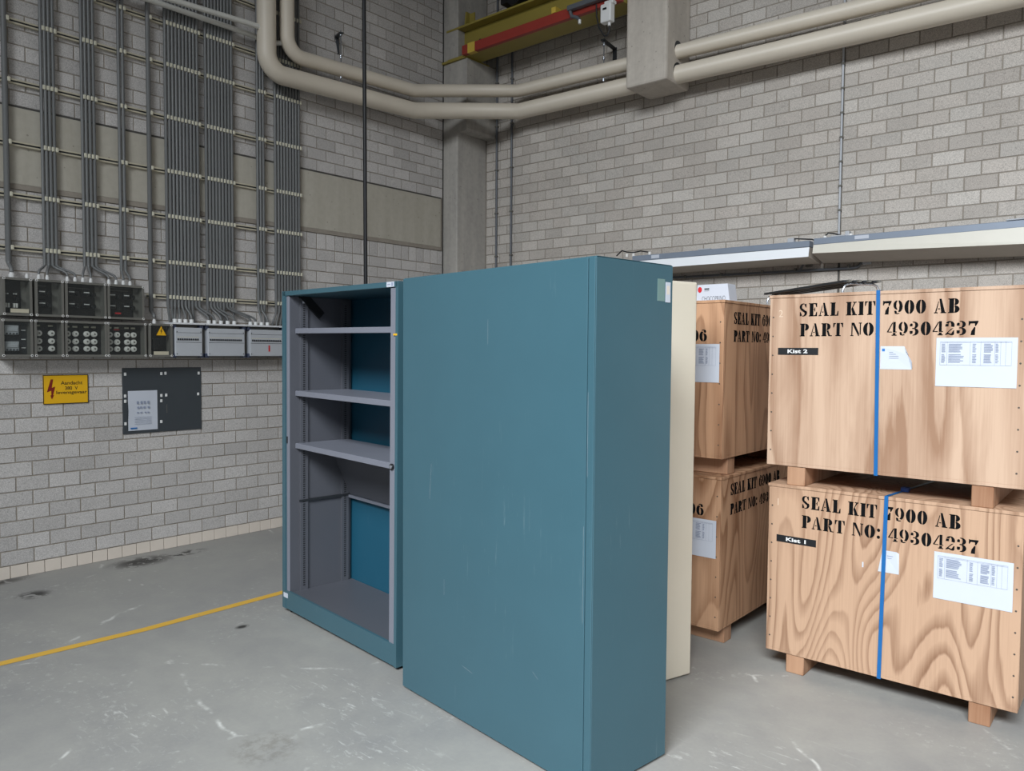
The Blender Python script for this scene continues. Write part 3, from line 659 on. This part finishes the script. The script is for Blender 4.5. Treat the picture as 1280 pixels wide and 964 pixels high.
# ------------------------------------------------------------------ open tambour cabinet
t=thing('storage_cabinet','open teal tambour cabinet with grey interior, shelves and no door','cabinet',(1.989,-3.745,.012),(0,.009,math.radians(-5.85)))
CW,CD,CHH=1.205,.455,1.940
MB().box(0,.006,0,CD,.016,CHH).box(.006,.040,0,.012,.016,CHH).obj('side_panel','teal',t)
MB().box(CW-.006,CW,0,CD,.016,CHH).box(CW-.022,CW-.006,0,.012,.016,CHH).obj('side_panel','teal',t)
MB().box(.006,CW-.006,0,CD,CHH-.028,CHH,.002).obj('top_panel','teal',t)
MB().box(.006,CW-.006,.002,.016,.018,.128).obj('plinth','teal',t)
MB().box(.006,CW-.006,CD-.010,CD,.0,CHH-.028).obj('back_panel','tealin',t)
for x in (.075,1.130): MB().box(x-.001,x+.001,.012,.43,.118,CHH-.03).obj('side_lining','cabgrey',t)
for a,b in ((.044,.074),(1.131,1.179)): MB().box(a,b,.006,.050,.10,CHH-.030,.002).obj('shutter_track','cabgrey2',t)
for x,sx in ((.077,1),(1.128,-1)):
    for d in (.075,.36):
        xa,xb=sorted((x,x+sx*.012))
        m=MB().box(xa,xb,d,d+.050,.12,CHH-.04)
        xs=x+sx*.0126
        for k in range(128):
            zz=.15+k*.0135; p=[(xs,d+.016,zz),(xs,d+.030,zz),(xs,d+.030,zz+.006),(xs,d+.016,zz+.006)]
            m.add(p,[(0,1,2,3) if sx>0 else (3,2,1,0)],1)
        m.obj('slotted_upright',['cabgrey','black'],t)
for z in (1.690,1.316,.999):
    m=MB().box(.080,1.125,.045,.405,z+.024,z+.030,.002).box(.080,1.125,.045,.050,z,z+.026).box(.080,1.125,.050,.075,z,z+.003)
    m.obj('shelf','cabgrey2',t)
MB().box(.076,1.129,.018,CD-.012,.108,.122,.002).obj('bottom_shelf','cabgrey',t)
# slanted lower shelf and its rails
a=Vector((0,.275,.990)); b=Vector((0,.418,.675)); n=Vector((0,.315,.143)).normalized()*.004
m=MB(); vs=[]
for x in (.090,1.115): vs+=[(x,a.y,a.z),(x,b.y,b.z),(x,b.y+n.y,b.z+n.z),(x,a.y+n.y,a.z+n.z)]
m.add(vs,[(0,1,2,3),(7,6,5,4),(0,4,5,1),(3,2,6,7),(0,3,7,4),(1,5,6,2)]); m.obj('slanted_shelf','cabgrey',t)
MB().box(.090,1.115,.405,.420,.655,.673,.002).obj('shelf_rail','cabgrey2',t)
for x in (.080,1.113): MB().box(x,x+.012,.07,.41,.668,.682).obj('side_rail','dark',t)
m=MB(); A=Vector((.083,.085,1.925)); B=Vector((.083,.215,1.800)); d=(B-A).normalized(); s=Vector((0,-d.z,d.y))*.026
vs=[A+s,B+s,B-s,A-s]; vs+=[v+Vector((.012,0,0)) for v in vs]; m.add(vs,[(3,2,1,0),(4,5,6,7),(0,1,5,4),(1,2,6,5),(2,3,7,6),(3,0,4,7)]); m.obj('shutter_spring','black',t)
MB().cyl((1.155,-.002,1.022),(1.155,.006,1.022),.016,16,0).cyl((1.155,-.006,1.022),(1.155,-.002,1.022),.009,12,1).obj('lock',['black','chrome'],t)
MB().box(.052,.060,.0,.006,1.03,1.07).obj('lock_catch','dark',t)
m=MB().box(1.105,1.170,-.0008,.0,1.914,1.939); m.add([(a_,-.0012,b_) for a_,b_ in ((1.147,1.918),(1.162,1.918),(1.162,1.935),(1.147,1.935),(1.114,1.924),(1.138,1.924),(1.138,1.929),(1.114,1.929))],[(0,1,2,3),(4,5,6,7)],1); m.obj('white_sticker',['paper','print'],t)
m=MB().box(.016,.066,-.0008,.002,.084,.112); m.obj('white_sticker','paper',t)
MB().box(1.165,1.198,-.0008,.006,1.675,1.684).obj('yellow_sticker','signy',t)
MB().box(.088,.0895,.088,.105,1.87,1.905).obj('white_sticker','paper',t)
for x in (.05,CW-.05):
    for y in (.05,CD-.05): MB().cyl((x,y,-.020 if x<.1 else -.0125),(x,y,.02),.02,12).obj('foot','rubber',t)

# ------------------------------------------------------------------ closed teal cabinet (back towards the camera)
t=thing('storage_cabinet','large closed teal cabinet in front, its plain back facing the viewer','cabinet',(3.352,-3.971,.009),(0,0,math.radians(-7.65)))
BW,BD,BH=1.199,.446,1.927
m=MB().box(0,BW,.006,BD,0,BH,.003); m.obj('carcass','teal',t)
m=MB().box(.004,BW-.034,0,.006,.004,BH-.003,.0015); m.obj('back_panel','teal',t)
MB().box(BW-.031,BW-.0005,.001,.006,.004,BH-.002,.002).obj('edge_fold','teal',t)
MB().box(-.0004,BW+.0004,.01,BD-.01,BH,BH+.0012).obj('top_panel','teal',t)
m=MB().box(BW-.0005,BW+.0008,.350,.395,1.788,1.872); m.obj('old_tape_patch','tapeclear',t)
m=MB().box(BW,BW+.0012,.400,.430,1.785,1.862); m.add([(BW+.0014,a_,b_) for a_,b_ in ((.406,1.815),(.424,1.815),(.424,1.848),(.406,1.848))],[(0,1,2,3)],1); m.obj('paper_label',['paper','tile'],t)
m=MB().box(.03,BW-.03,.02,BD-.02,-.007,.001); m.obj('plinth','black',t)
for x in (.05,BW-.05):
    for y in (.05,BD-.05): MB().cyl((x,y,-.009),(x,y,.0),.022,12).obj('foot','rubber',t)
m=MB(); rg=random.Random(11)
for x,z,lx,lz in ((.46,.245,.07,-.012),(.62,1.62,.0,.10),(BW-.040,.62,.0,.35),(BW-.026,1.15,.0,.30),(.22,.93,.012,.16),(.33,.52,.0,.07),(.9,.36,.03,-.02)):
    dx,dz=lx,lz; ln=math.hypot(dx,dz); nx,nz=-dz/ln*.0006,dx/ln*.0006
    y_=-.0004 if x<BW-.036 else .0006
    m.add([(x,y_,z),(x+dx,y_,z+dz),(x+dx+nx,y_,z+dz+nz),(x+nx,y_,z+nz)],[(0,1,2,3),])
m.obj('scratches','panelgrey',t)

# ------------------------------------------------------------------ beige cabinet behind
t=thing('storage_cabinet','beige steel cabinet standing behind the large teal one','cabinet',(3.029,-2.996,.009),(0,0,math.radians(-17.94)))
MB().box(0,1.2,0,.46,0,1.935,.006).obj('carcass','beige',t)
MB().box(1.1985,1.2015,.012,.448,.02,1.925,.001).obj('side_panel','beige',t)
MB().box(.02,1.18,.455,.4615,.02,1.92,.001).obj('back_panel','beige',t)
MB().box(.03,1.17,.02,.44,-.007,.001).obj('plinth','black',t)
for x in (.05,1.15):
    for y in (.05,.41): MB().cyl((x,y,-.009),(x,y,.0),.022,12).obj('foot','rubber',t)

# ------------------------------------------------------------------ plywood crates
def crate(label,loc,rz,Wd,Dp,H,style,skids,group):
    t=thing('wooden_crate',label,'crate',loc,(0,0,rz),group); th=.012; mat=style
    z0=.095; z1=z0+H
    MB().box(0,Wd,0,Dp,z0,z0+.015,.001).obj('bottom_panel',mat,t)
    MB().box(0.0,Wd,0,th,z0+.015,z1-.015,.001).obj('front_panel',mat,t)
    MB().box(0.0,Wd,Dp-th,Dp,z0+.015,z1-.015,.001).obj('back_panel',mat,t)
    MB().box(-.0005,th,th,Dp-th,z0+.015,z1-.015,.001).obj('side_panel',mat,t)
    MB().box(Wd-th,Wd+.0005,th,Dp-th,z0+.015,z1-.015,.001).obj('side_panel',mat,t)
    MB().box(-.004,Wd+.004,-.004,Dp+.004,z1-.015,z1,.0012).obj('lid',mat,t)
    for a,b,c,d in skids: MB().box(a,b,c,d,0,z0,.003).obj('skid','skid',t)
    return t
def screws(par,pts,u,o,nrm):
    m=MB(); u=Vector(u); n=Vector(nrm)
    for s,z in pts:
        p=Vector(o)+u*s+Vector((0,0,z)); m.cyl(p-n*.001,p+n*.0012,.0042,6)
    tag(m.obj('screw_heads','screw',par),kind='stuff')
def table(par,name,o,u,v,w,h,rows,seed,mat='paper'):
    """printed packing list: sheet plus ruled columns of print"""
    u=Vector(u);v=Vector(v);n=u.cross(v);o=Vector(o)
    m=MB(); nx=6; vs=[];fs=[]; rg=random.Random(seed)
    for j in range(4):
        for i in range(nx+1): vs.append(o+u*(w*i/nx)+v*(h*j/3)+n*(.0012+.0016*abs(math.sin(i*2.1+j+seed))))
    for j in range(3):
        for i in range(nx): k=j*(nx+1)+i; fs.append((k,k+1,k+nx+2,k+nx+1))
    sh=m.add(vs,fs,0,True).obj(name,mat,par)
    p=MB()
    for cx,cw in ((.07,.05),(.16,.20),(.46,.05),(.60,.11),(.74,.04)):
        for k in range(rows):
            if k==rows//2: continue
            quad(p,o+u*(w*cx)+v*(h*(.86-.40*k/rows)),u,v,w*cw*rg.uniform(.7,1),h*.018,.0036)
    for cx in (.05,.14,.43,.56,.73,.80,.86,.93): quad(p,o+u*(w*cx)+v*(h*.44),u,v,w*.003,h*.48,.0035)
    for cz in (.44,.90,.92): quad(p,o+u*(w*.05)+v*(h*cz),u,v,w*.88,h*.004,.0035)
    p.obj('printed_table','print',sh)
    return sh
X=(1,0,0);Y=(0,1,0);Z=(0,0,1)
wU=wood_mat('plywood_pale','c3a68f','97765f',3.3,6,.16,1.0,3.0,.30); wL=wood_mat('plywood_loops','bb9a80','83614a',8.1,24,.26,.2,2.5,.42)
wA=wood_mat('plywood_left_top','bd9474','7c553b',14.2,20,.17,.4,2.6); wB=wood_mat('plywood_left_bottom','bb9475','7f583d',5.7,20,.26,.4,2.4)
def front_marks(t,r1,r2,kist,lab,paper,num,strap):
    y=0.0
    stencil(t,'SEAL KIT 7900 AB',(r1[0],y,r1[1]),X,Z,r1[2],.0635); stencil(t,'PART NO: 49304237',(r2[0],y,r2[1]),X,Z,r2[2],.0625)
    k=MB().box(kist[0],kist[0]+kist[2],y-.0012,y+.001,kist[1],kist[1]+.035).obj('crate_number_label','kist',t)
    m=MB(); flat_text(m,kist[3],(kist[0]+.048,y-.0014,kist[1]+.0085),X,Z,w=.098,h=.019,bold=.03); m.obj('label_lettering','white',k)
    m=MB(); flat_text(m,num,(.045,y,r1[1]+.0),X,Z,h=.034,bold=-.01,lift=.0004); m.obj('chalk_number','chalk',t)
    if strap:
        s0,s1,w,zlo,zhi,dp=strap
        m=MB(); yy=-.0075
        m.add([(s0-w/2,yy,zlo-.003),(s0+w/2,yy,zlo-.003),(s1+w/2,yy,zhi+.002),(s1-w/2,yy,zhi+.002),(s0-w/2,yy+.001,zlo-.003),(s0+w/2,yy+.001,zlo-.003),(s1+w/2,yy+.001,zhi+.002),(s1-w/2,yy+.001,zhi+.002)],[(0,1,2,3),(7,6,5,4),(0,4,5,1),(1,5,6,2),(2,6,7,3),(3,7,4,0)])
        s2=s1+.10
        m.add([(s1-w/2,yy,zhi+.002),(s1+w/2,yy,zhi+.002),(s2+w/2,dp+.007,zhi+.002),(s2-w/2,dp+.007,zhi+.002),(s1-w/2,yy,zhi+.003),(s1+w/2,yy,zhi+.003),(s2+w/2,dp+.007,zhi+.003),(s2-w/2,dp+.007,zhi+.003)],[(3,2,1,0),(4,5,6,7),(0,1,5,4),(1,2,6,5),(2,3,7,6),(3,0,4,7)])
        m.add([(s0-w/2,yy,zlo-.003),(s0+w/2,yy,zlo-.003),(s0+w/2,dp+.007,zlo-.003),(s0-w/2,dp+.007,zlo-.003)],[(0,1,2,3)])
        m.add([(s0-w/2,dp+.007,zlo-.003),(s0+w/2,dp+.007,zlo-.003),(s2+w/2,dp+.007,zhi+.003),(s2-w/2,dp+.007,zhi+.003)],[(0,1,2,3)])
        st=m.obj('strap','strap',t)
        return st
WC,DC=1.082,.90; SK=[(.102,.19,.006,DC-.006),(.902,.985,.006,DC-.006)]
def pscrews(t): screws(t,[(.018,.14+.095*k) for k in range(8)]+[(WC-.018,.13+.092*k) for k in range(8)],X,(0,0,.03),(0,-1,0))
t=crate('lower right plywood crate marked Kist 1, standing on the floor',(4.548,-2.571,0),.0087,WC,DC,.852,wL,SK,'seal kit crates')
st=front_marks(t,(.164,.839,.687),(.166,.743,.756),(.043,.656,.195,'Kist 1'),None,None,'1',(.540,.551,.017,.095,.947,DC))
MB().box(.57,.605,.16,.20,.9505,.972,.004).obj('strap_buckle','strapd',st)
table(t,'packing_list',(.753,0,.520),X,Z,.298,.209,14,2)
m=MB().add([(.522,-.0012,.594),(.611,-.0012,.595),(.610,-.0012,.690),(.600,-.0045,.697),(.539,-.0012,.697)],[(0,1,2,3,4)]).add([(.560,-.003,.672),(.585,-.003,.672),(.585,-.003,.675),(.560,-.003,.675),(.560,-.003,.662),(.58,-.003,.662),(.58,-.003,.664),(.56,-.003,.664)],[(0,1,2,3),(4,5,6,7)],1).obj('shipping_label',['paper','print'],t)
MB().box(.452,.458,-.001,.001,.600,.625).obj('tape_scrap','paper',t); pscrews(t)
t=crate('upper right plywood crate marked Kist 2, stacked on the crate below',(4.532,-2.571,.947),.0087,WC+.01,DC,.850,wU,SK,'seal kit crates')
front_marks(t,(.146,1.783-.947,.690),(.150,1.686-.947,.760),(.045,1.595-.947,.197,'Kist 2'),None,None,'2',(.518,.507,.0165,.095,.945,DC))
table(t,'packing_list',(.751,0,1.463-.947),X,Z,.302,.212,13,5)
m=MB().add([(.522,-.0012,.586),(.655,-.0012,.586),(.659,-.010,.596),(.655,-.008,.625),(.636,-.004,.655),(.622,-.0012,.691),(.522,-.0012,.691)],[(0,1,2,3,4,5,6)]).add([(.622,-.0014,.691),(.636,-.005,.655),(.645,-.016,.650),(.634,-.014,.668)],[(0,1,2,3)])
m.add([(.560+.0*k,-.002,.662-.009*k) if q==0 else (.60 if q in(1,2) else .56,-.002,.662-.009*k+(0.003 if q>1 else 0)) for k in range(4) for q in range(4)],[(4*k,4*k+1,4*k+2,4*k+3) for k in range(4)],1)
m.add([(.529,-.002,.668),(.541,-.002,.668),(.541,-.002,.680),(.529,-.002,.680)],[(0,1,2,3)],2)
m.obj('shipping_label',['paper','print','bluelogo'],t); pscrews(t)
# left pair: long face turned to +x, narrow view of the face towards the camera
LW=1.082; SKL=[(.012,LW-.012,.10,.19),(.012,LW-.012,.90,.985)]
def left_marks(t,zr1,zr2,zp):
    stencil(t,'SEAL KIT 6900 AB',(LW+.0005,.118,zr1),Y,Z,.69,.066,heavy=.055); stencil(t,'PART NO: 49304206',(LW+.0005,.118,zr2),Y,Z,.755,.062,heavy=.055)
    stencil(t,'SEAL KIT 6900 AB',(.215,0,zr1),X,Z,.69,.066,heavy=.055); stencil(t,'PART NO: 49304206',(.170,0,zr2),X,Z,.812,.064,heavy=.055)
    table(t,'packing_list',(.760,0,zp),X,Z,.300,.207,13,9)
    screws(t,[(.02,.14+.11*k) for k in range(7)]+[(LW-.02,.14+.11*k) for k in range(7)],X,(0,0,.03),(0,-1,0))
t=crate('lower left plywood crate, half hidden behind the beige cabinet',(3.181,-2.521,0),0,LW,LW,.840,wB,SKL,'seal kit crates'); left_marks(t,.820,.713,.489)
t=crate('upper left plywood crate with the small card on its lid',(3.181,-2.521,.937),.0,LW,LW,.853,wA,SKL,'seal kit crates'); left_marks(t,1.760-.937,1.664-.937,1.443-.937)

# ------------------------------------------------------------------ things on the crates
t=thing('cardboard_pack','white printed pack with a red logo standing on the upper left crate','pack',(3.985,-2.30,1.7905+.0),(0,0,0))
t.location.z=1.886
m=MB().prism([(0,0),(.205,0),(.190,.105),(.006,.105)],'y',0,.10); m.obj('pack_body','paper',t)
m=MB(); flat_text(m,'CHOCOPRINO',(.036,0,.012),X,Z,w=.142,h=.026,bold=-.012,lift=.0012); quad(m,(.050,0,.076),X,Z,.030,.008,.0012); quad(m,(.050,0,.068),X,Z,.030,.002,.0012); m.obj('pack_lettering','board',t)
m=MB().add([(.022+.013*math.cos(a),-.0012,.078+.015*math.sin(a)*(1.2 if math.sin(a)<0 else 1)) for a in [2*PI*k/12 for k in range(12)]],[tuple(range(12))]); m.obj('red_logo','redlogo',t)
# slatted rack bridging both stacks
t=thing('slatted_rack','dark slatted metal rack with bent chrome legs lying across the crate tops','rack',(4.855,-2.455,1.893))
d=Vector((-.63,.56,0)); ln=d.length; d.normalize(); s=Vector((d.y,-d.x,0))*-1
s=Vector((.665,.747,0))
for k in range(8):
    a=s*(.026*k)+Vector((0,0,.062+.003*(k%2))); b=a+d*(ln+.0)
    w=s*.008; h_=Vector((0,0,.0055)); 
    vs=[a-w,a+w,b+w,b-w]; vs=[v+h_ for v in vs]+[v-h_ for v in vs]
    MB().add(vs,[(0,1,2,3),(7,6,5,4),(0,4,5,1),(1,5,6,2),(2,6,7,3),(3,7,4,0)]).obj('slat','dark' if k%2==0 else 'boxgrey',t)
for q in (.02,ln-.03):
    a=d*q; b=a+s*.19
    zt=.051
    MB().tube([a+Vector((0,0,.0)),a+Vector((0,0,zt-.03)),a+s*.012+Vector((0,0,zt-.008)),a+s*.035+Vector((0,0,zt)),b-s*.035+Vector((0,0,zt)),b-s*.012+Vector((0,0,zt-.008)),b+Vector((0,0,zt-.03)),b+Vector((0,0,0))],.006,8).obj('wire_leg','chrome',t)

# ------------------------------------------------------------------ lighting trunking on the right wall
def fixture(label,xa,xb,ya,za,yb,zb,mat,dz,group):
    """trough luminaire; the face height may differ at the two ends (ha->hb)"""
    t=thing('strip_light',label,'light fixture',(0,0,0),group=group)
    def sec(x,z,h): return [(x,-.285,z),(x,-.305,z-h),(x,-.05,z-h-dz),(x,-.05,z)]
    A=sec(xa,za,ya); B=sec(xb,zb,yb)
    m=MB().add(A[:2]+B[:2]+[(p[0],p[1]+.004,p[2]) for p in A[:2]+B[:2]],[(0,1,3,2),(4,6,7,5),(0,2,6,4),(1,5,7,3),(0,4,5,1),(2,3,7,6)]); m.obj('reflector_face',mat,t)
    m=MB().add(A+B,[(1,2,6,5),(2,3,7,6),(3,0,4,7),(3,2,1,0),(4,5,6,7)]); m.obj('fixture_body','under',t)
    m=MB().box(xa,xb,-.287,-.20,za+.001,za+.050,.003); m.obj('trunking','trunk',t)
    return t
g='strip lights on the right wall'
t1=fixture('cool white strip light on the right wall, beside the teal cabinet',2.30,3.905,.078,2.434,.076,2.432,'luma',.030,g)
t2=fixture('cream white strip light on the right wall, above the Kist 2 crate',3.935,5.62,.066,2.446,.125,2.450,'lumb',.055,g)
for tt,xs in ((t1,(2.22,2.29,2.46)),(t2,(4.01,4.20))):
    for x in xs: MB().cyl((x,-.25,2.484),(x,-.25,2.513),.014,10).obj('lamp_connector','porcelain',tt)
box(2.50,2.58,-.2885,-.286,2.446,2.476).obj('white_label','paper',t1); box(4.24,4.34,-.2885,-.286,2.462,2.488).obj('white_label','paper',t2)
MB().tube([(2.10,-.24,2.505),(2.16,-.24,2.55),(2.22,-.25,2.53),(2.29,-.25,2.52),(2.36,-.24,2.53),(2.46,-.25,2.51)],.006,6).obj('flex_cable','cable',t1)
MB().tube([(4.01,-.25,2.51),(4.03,-.24,2.535),(4.08,-.24,2.525),(4.13,-.24,2.505),(4.20,-.25,2.51)],.006,6).obj('flex_cable','cable',t2)
MB().box(3.72,3.77,-.26,-.21,2.484,2.520,.004).obj('cable_clamp','panelgrey',t1); MB().tube([(3.77,-.24,2.515),(3.90,-.22,2.50),(3.93,-.22,2.485)],.006,6).obj('flex_cable','cable',t1)
MB().box(4.06,4.17,-.275,-.02,2.497,2.507,.003).obj('wall_bracket','panelgrey',t2); MB().box(4.16,4.19,-.26,-.2,2.497,2.535,.004).obj('cable_clamp','panelgrey',t2)
MB().box(2.95,3.06,-.275,-.0,2.486,2.496,.003).obj('wall_bracket','panelgrey',t1)
MB().box(5.2,5.31,-.275,-.0,2.501,2.511,.003).obj('wall_bracket','panelgrey',t2)
# ------------------------------------------------------------------ wall conduits on the right wall
def wall_conduit(label,x,za,zb,r,mat,step,off=0):
    t=thing('wall_conduit',label,'conduit',(x,0,0))
    MB().cyl((0,-.024,za),(0,-.024,zb),r,10).obj('conduit_tube',mat,t)
    z=za+.2+off
    while z<min(zb,5.2):
        MB().box(-r-.004,r+.004,-.024-r-.003,0,z-.008,z+.008,.002).obj('saddle_clip','boxgrey',t); z+=step
wall_conduit('dark wall conduit nearest the corner column',.389,.1,7.0,.012,'conduitd',.47)
wall_conduit('dark wall conduit just right of the one nearest the corner column',.604,.1,7.0,.012,'conduitd',.47)
wall_conduit('thin pale conduit running down the block joint to the strip lights',4.040,2.52,7.0,.0085,'panelgrey',.19,.02)
t=thing('wall_conduit','dark horizontal conduit below the strip lights, ending at a small box','conduit')
MB().tube([(2.35,-.022,2.295),(4.15,-.022,2.276),(4.185,-.022,2.282),(4.21,-.022,2.305),(4.225,-.022,2.345),(4.228,-.022,2.42)],.0105,10).obj('conduit_tube','conduitd',t)
MB().tube([(3.73,-.024,2.283),(3.755,-.04,2.30),(3.78,-.05,2.34),(3.83,-.05,2.36)],.009,8).obj('conduit_branch','conduitd',t)
for x in (2.70,3.05,3.42,3.70,4.12): MB().box(x-.008,x+.008,-.038,0,2.278,2.306,.002).obj('saddle_clip','boxgrey',t)
t=thing('junction_box','small grey junction box on the right wall under the strip light','junction box',(4.257,-.0065,2.327))
MB().box(-.028,.028,-.035,0,-.028,.035,.004).obj('box_body','panelgrey',t)
for x in (-.012,.012): MB().cyl((x,-.0355,-.008),(x,-.037,-.008),.004,8).obj('box_screw','dark',t)
t=thing('junction_box','small grey socket bracket on the right wall left of the conduit bend','junction box',(3.815,-.0065,2.335))
MB().box(-.030,.022,-.03,0,-.028,.02,.004).obj('box_body','boxgrey',t); MB().cyl((-.004,-.031,-.004),(-.004,-.036,-.004),.008,8).obj('box_screw','dark',t)
